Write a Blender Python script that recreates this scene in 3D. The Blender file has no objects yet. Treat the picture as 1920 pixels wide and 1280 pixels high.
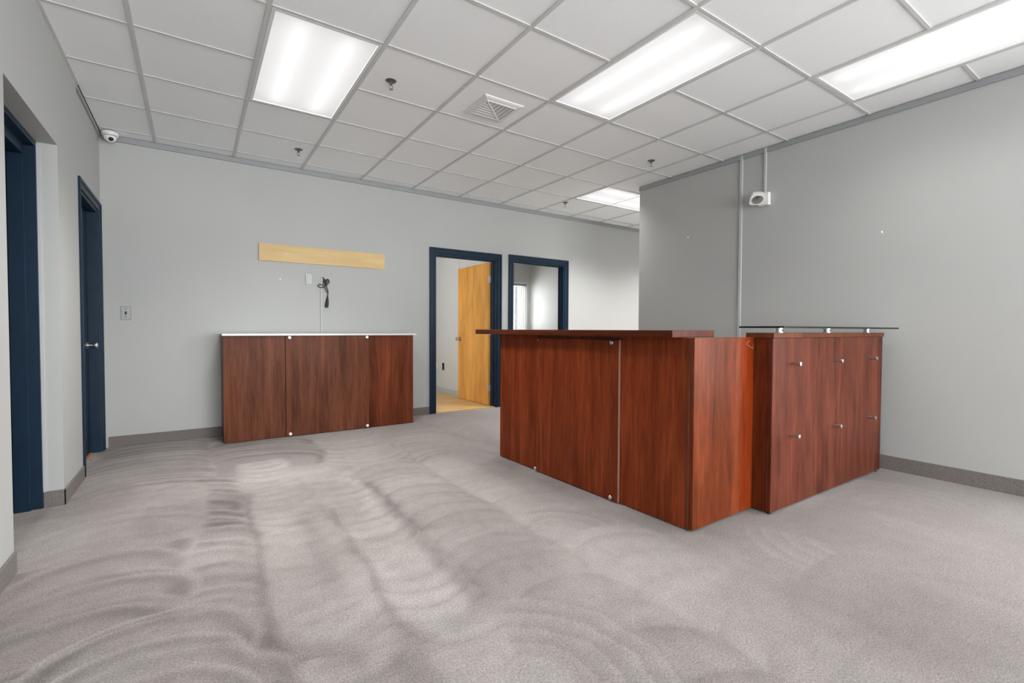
import bpy, bmesh, math, random
import numpy as np
from mathutils import Vector, Matrix
random.seed(7)
scn = bpy.context.scene
C = scn.collection
PI = math.pi

# ------------------------------------------------------------------ camera
HC = 1.0434
cd = bpy.data.cameras.new('camera'); cam = bpy.data.objects.new('camera', cd); C.objects.link(cam)
cd.sensor_width = 36.0; cd.lens = 888.15 / 1920 * 36; cd.clip_start = 0.02; cd.clip_end = 200
Rv = Vector((0.830375, -0.557191, 0.003842)); Uv = Vector((0.011012, 0.023304, 0.999668)); Fv = Vector((0.557096, 0.830057, -0.025487))
M3 = Matrix((Rv, Uv, -Fv)).transposed()
cam.matrix_world = Matrix.Translation((0, 0, HC)) @ M3.to_4x4()
scn.camera = cam

# ------------------------------------------------------------------ world, exposure
w = bpy.data.worlds.new('World'); scn.world = w; w.use_nodes = True
bgn = w.node_tree.nodes['Background']; bgn.inputs[0].default_value = (.955, 0.985, 1.0, 1); bgn.inputs[1].default_value = 12.6
scn.view_settings.view_transform = 'Standard'; scn.view_settings.look = 'None'
scn.view_settings.exposure = 0.04; scn.view_settings.gamma = 1.0; scn.view_settings.use_curve_mapping = False
LAMP_W = [36, 15, 5, 46, 3, 3, 3, 3, 46, 46]          # watts of the ceiling fixtures, in the order of LIGHT

# ------------------------------------------------------------------ dimensions
CZ = 2.7035; XL = -0.647; XR = 4.341; YB = 5.375; YF = -4.6; YC = 3.80; XE = 8.6
T = 0.6096; GX = 0.9493; GY = 2.7524
WT = 0.12

# ------------------------------------------------------------------ materials
def new_mat(name):
    m = bpy.data.materials.new(name); m.use_nodes = True
    nt = m.node_tree; b = nt.nodes['Principled BSDF']
    return m, nt, b
def N(nt, typ, **kw):
    n = nt.nodes.new(typ)
    for k, v in kw.items(): setattr(n, k, v)
    return n
def coords(nt, scale=(1, 1, 1), kind='Object'):
    tc = N(nt, 'ShaderNodeTexCoord'); mp = N(nt, 'ShaderNodeMapping'); mp.inputs['Scale'].default_value = scale
    nt.links.new(tc.outputs[kind], mp.inputs[0]); return mp.outputs[0]
def noise(nt, vec, scale, detail=4, rough=.55, dist=0):
    n = N(nt, 'ShaderNodeTexNoise'); n.inputs['Scale'].default_value = scale; n.inputs['Detail'].default_value = detail
    n.inputs['Roughness'].default_value = rough; n.inputs['Distortion'].default_value = dist
    if vec is not None: nt.links.new(vec, n.inputs['Vector'])
    return n.outputs['Fac']
def ramp(nt, fac, stops):
    r = N(nt, 'ShaderNodeValToRGB'); e = r.color_ramp.elements
    while len(e) < len(stops): e.new(0.5)
    for el, (p, c) in zip(e, stops): el.position = p; el.color = (*c, 1)
    nt.links.new(fac, r.inputs[0]); return r.outputs[0]
def bump(nt, b, h, strength, dist=.002):
    n = N(nt, 'ShaderNodeBump'); n.inputs['Strength'].default_value = strength; n.inputs['Distance'].default_value = dist
    nt.links.new(h, n.inputs['Height']); nt.links.new(n.outputs[0], b.inputs['Normal'])
def mixc(nt, fac, a, b, mode='MIX'):
    m = N(nt, 'ShaderNodeMix', data_type='RGBA', blend_type=mode)
    for s, v in ((0, fac), (6, a), (7, b)):
        if hasattr(v, 'is_output'): nt.links.new(v, m.inputs[s])
        else: m.inputs[s].default_value = v if s == 0 else (*v, 1)
    return m.outputs[2]
def s2l(*c): return tuple(((v / 255) / 12.92 if v <= 10 else ((v / 255 + .055) / 1.055) ** 2.4) for v in c)
def plain(name, col, rough=.5, metal=0, var=.06, vscale=6, bs=0, bscale=200, spec=.5):
    m, nt, b = new_mat(name); v = coords(nt)
    f = noise(nt, v, vscale, 3)
    c1 = tuple(x * (1 - var) for x in col); c2 = tuple(min(1, x * (1 + var)) for x in col)
    nt.links.new(ramp(nt, f, [(.3, c1), (.7, c2)]), b.inputs['Base Color'])
    b.inputs['Roughness'].default_value = rough; b.inputs['Metallic'].default_value = metal
    b.inputs['Specular IOR Level'].default_value = spec
    if bs: bump(nt, b, noise(nt, v, bscale, 2), bs, .001)
    return m
M = {}
M['wall'] = plain('grey_wall_paint', (.44, .445, .436), .55, var=.02, vscale=1.2, bs=.12, bscale=260)
M['wallroom'] = plain('pale_grey_paint', (.66, .665, .66), .6, var=.02, vscale=1.2, bs=.1, bscale=260)
M['molding'] = plain('grey_molding_paint', (.30, .31, .315), .5, var=.03)
M['blue'] = plain('navy_gloss_paint', (.0055, .0205, .043), .42, var=.12, vscale=9, bs=.12, bscale=60, spec=.28)
M['chrome'] = plain('brushed_steel', (.62, .62, .62), .3, 1, var=.05, vscale=40)
M['steelplate'] = plain('dull_steel_plate', (.24, .24, .24), .4, .7, var=.06, vscale=30)
M['hingemetal'] = plain('painted_hinge', (.52, .52, .51), .4, .2, var=.06)
M['edgepink'] = plain('raw_edge_band', (.30, .15, .12), .4, var=.15, vscale=30)
M['sprkl'] = plain('sprinkler_frame_metal', (.33, .32, .31), .35, .8)
M['brass'] = plain('satin_nickel', (.68, .64, .58), .3, 1, var=.05)
M['white'] = plain('white_plastic', (.80, .80, .79), .35, var=.02)
M['whitemetal'] = plain('white_enamel', (.76, .76, .76), .4, var=.02)
M['tee'] = plain('white_painted_tee', (.60, .60, .60), .45, var=.03, vscale=4)
M['black'] = plain('black_rubber', (.012, .012, .013), .5, var=.1)
M['race'] = plain('painted_raceway', (.47, .485, .49), .4, var=.02)
M['darkvoid'] = plain('dark_metal', (.02, .02, .02), .5, metal=.5)
M['sprk'] = plain('sprinkler_bronze', (.20, .19, .18), .35, .9, var=.2, vscale=60)
M['topgrey'] = plain('silver_grey_laminate', (.62, .63, .65), .25, var=.03)
M['baserm'] = plain('pale_blue_grey_paint', (.50, .53, .56), .45, var=.02)

# ceiling tile: fissured, slightly sandy
m, nt, b = new_mat('ceiling_tile'); v = coords(nt)
f1 = noise(nt, v, 240, 3, .7); f2 = noise(nt, v, 60, 3)
nt.links.new(mixc(nt, .5, ramp(nt, f1, [(.30, (.83, .85, .86)), (.55, (.92, .94, .95))]), ramp(nt, f2, [(.3, (.89, .91, .92)), (.7, (.92, .94, .95))])), b.inputs['Base Color'])
b.inputs['Roughness'].default_value = .75; b.inputs['Specular IOR Level'].default_value = .3; bump(nt, b, f1, .55, .002); M['tile'] = m

# carpet: pile marks come from the attribute 'pile' (vacuum strokes), fibre from noise
m, nt, b = new_mat('carpet_pile'); v = coords(nt)
at_ = N(nt, 'ShaderNodeAttribute', attribute_name='pile')
f1 = noise(nt, v, 190, 3, .8); f2 = noise(nt, v, 5, 4); f3 = noise(nt, v, 90, 3, .75)
base = ramp(nt, at_.outputs['Fac'], [(0, (.112, .095, .091)), (.5, (.272, .244, .234)), (1, (.46, .427, .414))])
c = mixc(nt, 1.0, base, ramp(nt, f1, [(.28, (.50, .50, .50)), (.5, (.97, .97, .97)), (.72, (1.50, 1.50, 1.50))]), 'MULTIPLY')
c = mixc(nt, 1.0, c, ramp(nt, f3, [(.28, (.80, .80, .80)), (.72, (1.20, 1.20, 1.20))]), 'MULTIPLY')
c = mixc(nt, .5, c, ramp(nt, f2, [(.3, (1.0, .97, .96)), (.7, (.97, .98, .97))]), 'MULTIPLY')
nt.links.new(c, b.inputs['Base Color']); b.inputs['Roughness'].default_value = .95; b.inputs['Specular IOR Level'].default_value = .1
b.inputs['Sheen Weight'].default_value = .12; bump(nt, b, f1, .6, .004); M['carpet'] = m

m, nt, b = new_mat('carpet_base_strip'); v = coords(nt)
f1 = noise(nt, v, 260, 3, .75)
nt.links.new(ramp(nt, f1, [(.25, (.075, .062, .055)), (.5, (.17, .15, .14)), (.8, (.33, .30, .28))]), b.inputs['Base Color'])
b.inputs['Roughness'].default_value = .95; bump(nt, b, f1, .5, .003); M['basecarpet'] = m

def wood(name, dark, mid, light, axis='Z', rough=.36, gscale=1.0, coat=.35, mott=.5, spec=.07):
    m, nt, b = new_mat(name)
    st = {'Z': (1, 1, .055), 'X': (.055, 1, 1), 'Y': (1, .055, 1)}[axis]
    st2 = {'Z': (1, 1, .25), 'X': (.25, 1, 1), 'Y': (1, .25, 1)}[axis]
    v = coords(nt, st); v2 = coords(nt, st2)
    oi = N(nt, 'ShaderNodeObjectInfo')
    va = N(nt, 'ShaderNodeVectorMath', operation='ADD'); cmb = N(nt, 'ShaderNodeCombineXYZ')
    ml = N(nt, 'ShaderNodeMath', operation='MULTIPLY'); ml.inputs[1].default_value = 37.0
    nt.links.new(oi.outputs['Random'], ml.inputs[0])
    for i in range(3): nt.links.new(ml.outputs[0], cmb.inputs[i])
    nt.links.new(v, va.inputs[0]); nt.links.new(cmb.outputs[0], va.inputs[1])
    va2 = N(nt, 'ShaderNodeVectorMath', operation='ADD'); nt.links.new(v2, va2.inputs[0]); nt.links.new(cmb.outputs[0], va2.inputs[1])
    f1 = noise(nt, va.outputs[0], 95 * gscale, 5, .62, .6); f2 = noise(nt, va.outputs[0], 16 * gscale, 4, .55, .8); f3 = noise(nt, va2.outputs[0], 5.5, 4, .6, .5)
    c1 = ramp(nt, f1, [(.30, dark), (.52, mid), (.75, light)])
    c2 = ramp(nt, f2, [(.28, dark), (.5, mid), (.74, light)])
    c = mixc(nt, .55, c1, c2)
    c = mixc(nt, mott, c, ramp(nt, f3, [(.3, (.55, .50, .48)), (.5, (1, 1, 1)), (.72, (1.45, 1.35, 1.25))]), 'MULTIPLY')
    nt.links.new(c, b.inputs['Base Color'])
    b.inputs['Roughness'].default_value = rough; b.inputs['Coat Weight'].default_value = coat * .05; b.inputs['Coat Roughness'].default_value = .15; b.inputs['Specular IOR Level'].default_value = spec
    bump(nt, b, f1, .05, .001)
    return m
M['cherry'] = wood('cherry_veneer', (.070, .0125, .0045), (.175, .033, .010), (.28, .062, .019))
M['cherry_red'] = wood('bright_cherry_veneer', (.055, .011, .004), (.130, .027, .009), (.225, .056, .019), mott=.8)
M['cherry_hutch'] = wood('mottled_cherry_veneer', (.042, .0105, .0065), (.100, .026, .015), (.175, .052, .030), mott=.9)
M['cherry_dark'] = wood('dark_cherry_veneer', (.050, .016, .008), (.115, .038, .019), (.19, .072, .038))
M['cherry_bright'] = wood('orange_red_cherry_veneer', (.085, .011, .0025), (.19, .026, .005), (.28, .050, .010), mott=.4)
M['cherry_mid'] = wood('reddish_dark_cherry_veneer', (.048, .012, .006), (.115, .028, .012), (.19, .055, .024), mott=.9)
M['cherry_edge'] = wood('cherry_edge_band', (.045, .011, .005), (.088, .020, .009), (.13, .036, .015), axis='Y')
M['maple'] = wood('raw_maple_board', (.62, .43, .20), (.72, .52, .27), (.80, .61, .35), axis='X', rough=.6, gscale=.6, coat=0, mott=.15)
M['doorwood'] = wood('golden_birch_door', (.62, .27, .06), (.76, .38, .10), (.86, .48, .15), rough=.65, gscale=.4, coat=0, mott=.35, spec=.03)
M['floorwood'] = wood('yellow_plank_floor', (.58, .36, .14), (.70, .46, .20), (.78, .55, .27), axis='X', rough=.35, gscale=.6, coat=.15, mott=.2)
M['orangewood'] = plain('orange_wood_threshold', (.55, .20, .07), .4)

m, nt, b = new_mat('clear_glass'); b.inputs['Base Color'].default_value = (.78, .92, .88, 1)
gl = N(nt, 'ShaderNodeBsdfGlossy'); gl.inputs['Roughness'].default_value = .02
tr = N(nt, 'ShaderNodeBsdfTransparent'); tr.inputs[0].default_value = (.86, .95, .93, 1)
fr = N(nt, 'ShaderNodeFresnel'); fr.inputs[0].default_value = 1.5; mx = N(nt, 'ShaderNodeMixShader')
geo = N(nt, 'ShaderNodeNewGeometry'); inv = N(nt, 'ShaderNodeMath', operation='SUBTRACT'); inv.inputs[0].default_value = 1.0; mu = N(nt, 'ShaderNodeMath', operation='MULTIPLY')
nt.links.new(geo.outputs['Backfacing'], inv.inputs[1]); nt.links.new(inv.outputs[0], mu.inputs[0]); nt.links.new(fr.outputs[0], mu.inputs[1])
nt.links.new(mu.outputs[0], mx.inputs[0]); nt.links.new(tr.outputs[0], mx.inputs[1]); nt.links.new(gl.outputs[0], mx.inputs[2])
nt.links.new(mx.outputs[0], nt.nodes['Material Output'].inputs[0]); M['glass'] = m
M['pane'] = M['glass'].copy(); M['pane'].name = 'window_pane_glass'
for n_ in M['pane'].node_tree.nodes:
    if n_.type == 'BSDF_TRANSPARENT': n_.inputs[0].default_value = (.97, .97, .965, 1)
M['glassedge'] = plain('dark_glass_edge', (.010, .014, .014), .3, spec=.08)

# lamp diffuser: frosted acrylic that passes the tubes' light, and glows itself
m, nt, b = new_mat('frosted_diffuser')
em = N(nt, 'ShaderNodeEmission'); em.inputs[0].default_value = (1, 1, 1, 1); em.inputs[1].default_value = .25
tl = N(nt, 'ShaderNodeBsdfTranslucent'); tl.inputs[0].default_value = (.9, .9, .9, 1)
ad = N(nt, 'ShaderNodeAddShader'); nt.links.new(em.outputs[0], ad.inputs[0]); nt.links.new(tl.outputs[0], ad.inputs[1])
nt.links.new(ad.outputs[0], nt.nodes['Material Output'].inputs[0]); M['diffuser'] = m
m, nt, b = new_mat('fluorescent_tube'); em = N(nt, 'ShaderNodeEmission'); em.inputs[1].default_value = 1.7
nt.links.new(em.outputs[0], nt.nodes['Material Output'].inputs[0]); M['tube'] = m
M['reflector'] = plain('white_reflector', (.8, .8, .8), .6, var=.01)

# ------------------------------------------------------------------ mesh helpers
def box(bm, x0, x1, y0, y1, z0, z1, bev=0):
    vs = [bm.verts.new((x, y, z)) for z in (z0, z1) for y in (y0, y1) for x in (x0, x1)]
    q = [(0, 2, 3, 1), (4, 5, 7, 6), (0, 1, 5, 4), (2, 6, 7, 3), (0, 4, 6, 2), (1, 3, 7, 5)]
    fs = [bm.faces.new([vs[i] for i in f]) for f in q]
    if bev:
        es = list({e for f in fs for e in f.edges})
        bmesh.ops.bevel(bm, geom=es, offset=bev, segments=1, affect='EDGES')
    return vs
def cyl(bm, p0, p1, r0, r1=None, n=16, cap=True):
    r1 = r0 if r1 is None else r1
    p0, p1 = Vector(p0), Vector(p1); d = (p1 - p0).normalized()
    a = d.orthogonal().normalized(); b_ = d.cross(a)
    A = [bm.verts.new(p0 + (a * math.cos(2 * PI * i / n) + b_ * math.sin(2 * PI * i / n)) * r0) for i in range(n)]
    B = [bm.verts.new(p1 + (a * math.cos(2 * PI * i / n) + b_ * math.sin(2 * PI * i / n)) * r1) for i in range(n)]
    for i in range(n): bm.faces.new([A[i], A[(i + 1) % n], B[(i + 1) % n], B[i]])
    if cap: bm.faces.new(A[::-1]); bm.faces.new(B)
def lathe(bm, o, axis, prof, n=24):
    o = Vector(o); d = Vector(axis).normalized(); a = d.orthogonal().normalized(); b_ = d.cross(a)
    rings = []
    for r, h in prof:
        rings.append([bm.verts.new(o + d * h + (a * math.cos(2 * PI * i / n) + b_ * math.sin(2 * PI * i / n)) * max(r, 1e-5)) for i in range(n)])
    for A, B in zip(rings, rings[1:]):
        for i in range(n): bm.faces.new([A[i], A[(i + 1) % n], B[(i + 1) % n], B[i]])
    bm.faces.new(rings[0][::-1]); bm.faces.new(rings[-1])
def tube(bm, pts, r, n=8):
    pts = [Vector(p) for p in pts]; prev = None; rings = []
    for i, p in enumerate(pts):
        t = (pts[min(i + 1, len(pts) - 1)] - pts[max(i - 1, 0)]).normalized()
        a = (prev - t * prev.dot(t)).normalized() if prev is not None else t.orthogonal().normalized()
        prev = a; b_ = t.cross(a)
        rr = r(i / (len(pts) - 1)) if callable(r) else r
        rings.append([bm.verts.new(p + (a * math.cos(2 * PI * k / n) + b_ * math.sin(2 * PI * k / n)) * rr) for k in range(n)])
    for A, B in zip(rings, rings[1:]):
        for k in range(n): bm.faces.new([A[k], A[(k + 1) % n], B[(k + 1) % n], B[k]])
    bm.faces.new(rings[0][::-1]); bm.faces.new(rings[-1])
def poly_prism(bm, pts, z0, z1):
    A = [bm.verts.new((x, y, z0)) for x, y in pts]; B = [bm.verts.new((x, y, z1)) for x, y in pts]
    n = len(pts)
    for i in range(n): bm.faces.new([A[i], A[(i + 1) % n], B[(i + 1) % n], B[i]])
    bm.faces.new(A[::-1]); bm.faces.new(B)
def obj(name, bm, mat, parent=None, smooth=False):
    bmesh.ops.recalc_face_normals(bm, faces=bm.faces)
    me = bpy.data.meshes.new(name); bm.to_mesh(me); bm.free()
    me.materials.append(M[mat] if isinstance(mat, str) else mat)
    if smooth:
        for p in me.polygons: p.use_smooth = True
        me.set_sharp_from_angle(angle=math.radians(40))
    o = bpy.data.objects.new(name, me); C.objects.link(o)
    if parent: o.parent = parent
    return o
def bx(name, mat, x0, x1, y0, y1, z0, z1, parent=None, bev=0):
    bm = bmesh.new(); box(bm, x0, x1, y0, y1, z0, z1, bev); return obj(name, bm, mat, parent)
def lb(name, mat, parent, dims, bev=0):
    return bx(name, mat, *dims, parent=parent, bev=bev)
def tag(o, label, cat, group=None):
    o['label'] = label; o['category'] = cat
    if group: o['group'] = group
    return o
def struct(o, label=None):
    o['kind'] = 'structure'
    if label: o['label'] = label
    return o
def thing(name, loc, label, cat, group=None, rz=0):
    o = bpy.data.objects.new(name, None); C.objects.link(o); o.location = loc; o.rotation_euler = (0, 0, rz)
    o.empty_display_size = .05
    return tag(o, label, cat, group)
def sempty(name, loc, label=None):
    o = bpy.data.objects.new(name, None); C.objects.link(o); o.location = loc; o.empty_display_size = .05
    return struct(o, label)
def dup(root, loc, label=None):
    r = root.copy(); C.objects.link(r); r.location = loc
    if label: r['label'] = label
    for ch in list(root.children):
        c = ch.copy(); C.objects.link(c); c.parent = r
        for g in ch.children:
            d = g.copy(); C.objects.link(d); d.parent = c
    return r

# ================================================================== SETTING
# ------------------------------------------------------------------ floor with vacuum-stroke pile
def smooth_noise(X, Y, s, seed):
    rs = np.random.RandomState(seed); n = 64; g = rs.rand(n, n)
    u = X * s + 31.3; v = Y * s + 17.7; i = np.floor(u).astype(int); j = np.floor(v).astype(int)
    fu = u - i; fv = v - j; fu = fu * fu * (3 - 2 * fu); fv = fv * fv * (3 - 2 * fv)
    G = lambda a, b_: g[a % n, b_ % n]
    return (G(i, j) * (1 - fu) + G(i + 1, j) * fu) * (1 - fv) + (G(i, j + 1) * (1 - fu) + G(i + 1, j + 1) * fu) * fv
def build_floor():
    xs = np.concatenate([np.arange(XL - .5, XR + .02, .0125), np.linspace(XR + .15, XE, 30)])
    ys = np.concatenate([np.linspace(YF - .1, .0, 25)[:-1], np.arange(0.0, YB + .01, .0125)])
    X, Y = np.meshgrid(xs, ys)
    Wx = X + .045 * (smooth_noise(X, Y, 3.1, 1) - .5) + .02 * (smooth_noise(X, Y, 9, 2) - .5)
    Wy = Y + .05 * (smooth_noise(X, Y, 3.3, 3) - .5) + .02 * (smooth_noise(X, Y, 9, 4) - .5)
    P = .52 + .34 * (smooth_noise(X, Y, 1.5, 5) - .5) + .26 * (smooth_noise(X, Y, 3.7, 6) - .5)
    rs = np.random.RandomState(11)
    pn = smooth_noise(X, Y, 2.6, 31) * .65 + smooth_noise(X, Y, 6.1, 32) * .35
    patch = .50 + .50 * np.clip((pn - .32) / .25, 0, 1)
    def strokes(x0, x1, y0, y1, step, bulge, depth, amp, rad=1.0, soft=3.0, jit=.6, rim=False):
        nonlocal P
        xc = (x0 + x1) / 2; R = (x1 - x0) / 2 * 1.12 * rad
        ks = np.arange(y0, y1, step)
        ks = ks if bulge < 0 else ks[::-1]       # later strokes lie on top of earlier ones
        for yk in ks:
            yk = yk + step * jit * (rs.rand() - .5); xk = xc + .05 * (rs.rand() - .5); Rk = R * (1 + .12 * (rs.rand() - .5)); a = amp * (.55 + .8 * rs.rand())
            d = np.sqrt(((Wx - xk)) ** 2 + ((Wy - yk) / 0.8) ** 2)
            t = (Rk - d) / step
            side = (Wy - yk) * bulge > -Rk * .3
            inside = (t > 0) & side & (Wx > x0 - .03) & (Wx < x1 + .03)
            base = depth[0] + (depth[1] - depth[0]) * rs.rand()
            if rim: val = base + a * .6 * np.exp(-((t - .14) / .16) ** 2) - a * np.exp(-((t - .55) / .32) ** 2)
            else: val = base - a * np.exp(-np.clip(t, 0, 9) * soft) + a * .5 * np.exp(-((t - .6) / .4) ** 2)
            e = np.clip(t * 9, 0, 1) * np.clip((Wx - x0 + .03) / .05, 0, 1) * np.clip((x1 + .03 - Wx) / .05, 0, 1) * .85 * patch
            P = np.where(inside, P * (1 - e) + val * e, P)
    # lanes run along Y, seams near x = .2, .62, .93
    strokes(2.55, 3.25, .2, 1.25, .13, -1, (.45, .55), .10)
    strokes(1.35, 1.95, .3, 3.2, .19, 1, (.44, .60), .12)
    strokes(1.35, 2.1, 3.3, 4.95, .10, 1, (.48, .64), .15, rim=True)
    strokes(2.2, 3.2, 3.6, 5.3, .10, 1, (.52, .66), .14)
    strokes(.95, 1.45, .2, 4.3, .15, 1, (.34, .54), .13)
    strokes(.85, 1.5, 3.9, 4.95, .09, -1, (.48, .64), .16)
    strokes(-.1, .9, 4.0, 5.3, .11, 1, (.30, .56), .20, rim=True)
    strokes(-.66, .1, 3.5, 5.2, .12, 1, (.32, .62), .20, rim=True)
    strokes(.22, .60, 1.0, 4.2, .135, -1, (.52, .64), .26, soft=6)
    strokes(.60, .96, 1.0, 3.6, .13, -1, (.50, .64), .25, soft=6)
    strokes(-.25, .24, 1.3, 3.7, .125, 1, (.34, .60), .22, rim=True)
    strokes(-.74, .02, 1.2, 2.95, .15, 1, (.32, .56), .30, rad=.86, rim=True, jit=.9)
    strokes(-.70, .05, 2.95, 3.6, .16, 1, (.50, .66), .15)
    strokes(-.45, .16, 1.5, 2.0, .11, 1, (.34, .60), .28, rad=.95, rim=True)
    # blotches of pile brushed the other way
    bl = smooth_noise(Wx, Wy * .7, 2.4, 21)
    P = P - .12 * np.clip((bl - .58) / .15, 0, 1) + .10 * np.clip((.36 - bl) / .15, 0, 1)
    # fans of arcs around a pivot
    def fan(cx, cy, r0, r1, step, a0, a1, amp, base):
        nonlocal P
        d = np.hypot(Wx - cx, Wy - cy); an = np.degrees(np.arctan2(Wy - cy, Wx - cx)); ph = ((d - r0) / step) % 1
        val = base + amp * (ph - .5) * 1.6
        e = np.clip((d - r0) / .06, 0, 1) * np.clip((r1 - d) / .06, 0, 1) * np.clip((an - a0) / 12, 0, 1) * np.clip((a1 - an) / 12, 0, 1) * .8
        P = P * (1 - e) + val * e
    fan(.80, 1.08, .12, .50, .085, -45, 80, .13, .50)
    fan(2.62, .98, .10, .48, .085, 110, 250, .13, .52)
    fan(3.45, 1.02, .05, .60, .10, -40, 120, .10, .52)
    fan(1.55, 1.85, .10, .36, .09, -20, 100, .12, .50)
    # dark seams between lanes
    def seam(x0, x1, y0, y1, wd, amp):
        nonlocal P
        xc = x0 + (x1 - x0) * (Wy - y0) / (y1 - y0)
        e = np.exp(-((Wx - xc) / wd) ** 2) * np.clip((Wy - y0) / .1, 0, 1) * np.clip((y1 - Wy) / .1, 0, 1)
        P = P - amp * e
    seam(.90, .97, 1.45, 3.25, .045, .24); seam(.20, .27, 1.7, 3.5, .022, .20); seam(.60, .64, 1.6, 2.9, .02, .16)
    seam(.44, .50, 1.9, 2.9, .055, .15); seam(.50, .55, 1.2, 1.5, .07, .16)
    P = P + .10 * (smooth_noise(X, Y, 28, 8) - .5)
    # calmer pile towards the right of the room
    k = np.clip((X - 1.3) / 1.6, 0, 1) * .45
    P = np.clip(P * (1 - k) + .53 * k, 0, 1)
    ny, nx = X.shape
    vs = np.stack([X, Y, 0 * X], -1).reshape(-1, 3)
    idx = np.arange(ny * nx).reshape(ny, nx)
    fc = np.stack([idx[:-1, :-1], idx[:-1, 1:], idx[1:, 1:], idx[1:, :-1]], -1).reshape(-1, 4)
    me = bpy.data.meshes.new('floor'); me.vertices.add(len(vs)); me.vertices.foreach_set('co', vs.ravel().astype(np.float32))
    me.loops.add(fc.size); me.loops.foreach_set('vertex_index', fc.ravel().astype(np.int32))
    me.polygons.add(len(fc)); me.polygons.foreach_set('loop_start', (np.arange(len(fc)) * 4).astype(np.int32))
    me.update(calc_edges=True)
    a = me.attributes.new('pile', 'FLOAT', 'POINT'); a.data.foreach_set('value', P.ravel().astype(np.float32))
    me.materials.append(M['carpet'])
    o = bpy.data.objects.new('floor', me); C.objects.link(o); return struct(o, 'mauve grey carpet with curved vacuum strokes')
build_floor()
struct(bx('light_block_slab', 'molding', XL - .5, XE + .1, YF - .15, 9.2, -.20, -.031))  # unseen slab added to stop world light leaking in from below

# ------------------------------------------------------------------ walls
# door openings of the back wall: (x0, x1, z)
D3 = (2.462, 3.360, 1.972); D4 = (3.616, 4.528, 1.985)
ZT = CZ + .30
def wall_with_holes_x(name, mat, x0, x1, y0, y1, z1, holes, label=None, sills=None):
    bm = bmesh.new(); xa = x0
    for i, (a, b_, zb, zt) in enumerate(holes):
        box(bm, xa, a, y0, y1, 0, z1); box(bm, a, b_, y0, y1, zt, z1)
        if zb > 0: box(bm, a, b_, y0, y1, 0, zb)
        xa = b_
    box(bm, xa, x1, y0, y1, 0, z1)
    return struct(obj(name, bm, mat), label)
def wall_with_holes_y(name, mat, x0, x1, y0, y1, z1, holes, label=None):
    bm = bmesh.new(); ya = y0
    for (a, b_, zb, zt) in holes:
        box(bm, x0, x1, ya, a, 0, z1); box(bm, x0, x1, a, b_, zt, z1)
        if zb > 0: box(bm, x0, x1, a, b_, 0, zb)
        ya = b_
    box(bm, x0, x1, ya, y1, 0, z1)
    return struct(obj(name, bm, mat), label)
wall_with_holes_x('wall_back', 'wall', XL - .5, XE, YB, YB + WT, ZT, [(D3[0], D3[1], 0, D3[2]), (D4[0], D4[1], 0, D4[2])], 'grey back wall with two doorways')
O1 = (2.835, 3.775, 2.10); O2 = (4.450, 5.225, 2.020)
bm = bmesh.new()
box(bm, XL - .40, XL, YF, O1[0], 0, ZT); box(bm, XL - .40, XL, O1[0], O1[1], O1[2], ZT); box(bm, XL - .40, XL, O1[1], 4.352, 0, ZT)
X2 = XL - .012
box(bm, XL - .40, X2, 4.352, O2[0], 0, ZT); box(bm, XL - .40, X2, O2[0], O2[1], O2[2], ZT); box(bm, XL - .40, X2, O2[1], YB, 0, ZT)
box(bm, XL - .46, XL - .40, YF, YB + WT, 0, ZT)  # unseen backing added behind the door openings to stop light leaks
struct(obj('wall_left', bm, 'wall'), 'grey left wall with a recessed doorway')
bm = bmesh.new(); SW5 = (-2.9, .30, .10, 2.55)
box(bm, XR, XR + WT, YF, SW5[0], 0, ZT); box(bm, XR, XR + WT, SW5[1], YC - WT, 0, ZT); box(bm, XR, XR + WT, SW5[0], SW5[1], 0, SW5[2]); box(bm, XR, XR + WT, SW5[0], SW5[1], SW5[3], ZT)
box(bm, XR, XE, YC - WT, YC, 0, ZT)
struct(obj('wall_right', bm, 'wall'), 'grey right wall ending at a corridor')
bx('wall_end', 'wall', XE, XE + .1, YC - WT, YB + WT, 0, ZT)['kind'] = 'structure'
# unseen front wall behind the camera, windows added for daylight
FW = [(-.50, 1.08, .06, 2.62), (1.16, 2.56, .06, 2.62), (2.64, 4.22, .06, 2.62)]
wall_with_holes_x('wall_front', 'wall', XL - .4, XR + WT, YF - WT, YF, ZT, FW)
for i, (a, b_, zb, zt) in enumerate(FW):
    w_ = sempty('window_%d' % (i + 2), (0, 0, 0))
    bm = bmesh.new(); y0, y1 = YF - .09, YF - .03
    box(bm, a, a + .05, y0, y1, zb, zt); box(bm, b_ - .05, b_, y0, y1, zb, zt); box(bm, a + .05, b_ - .05, y0, y1, zb, zb + .05); box(bm, a + .05, b_ - .05, y0, y1, zt - .05, zt)
    obj('window_frame', bm, 'whitemetal', w_)
    bx('pane', 'pane', a + .05, b_ - .05, YF - .063, YF - .057, zb + .05, zt - .05, w_)
    pl = bpy.data.lights.new('window_portal', 'AREA'); pl.shape = 'RECTANGLE'; pl.size = b_ - a; pl.size_y = zt - zb; pl.cycles.is_portal = True
    po = bpy.data.objects.new('window_portal', pl); C.objects.link(po); po.location = ((a + b_) / 2, YF - .14, (zb + zt) / 2); po.rotation_euler = (PI / 2, 0, 0)

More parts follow.
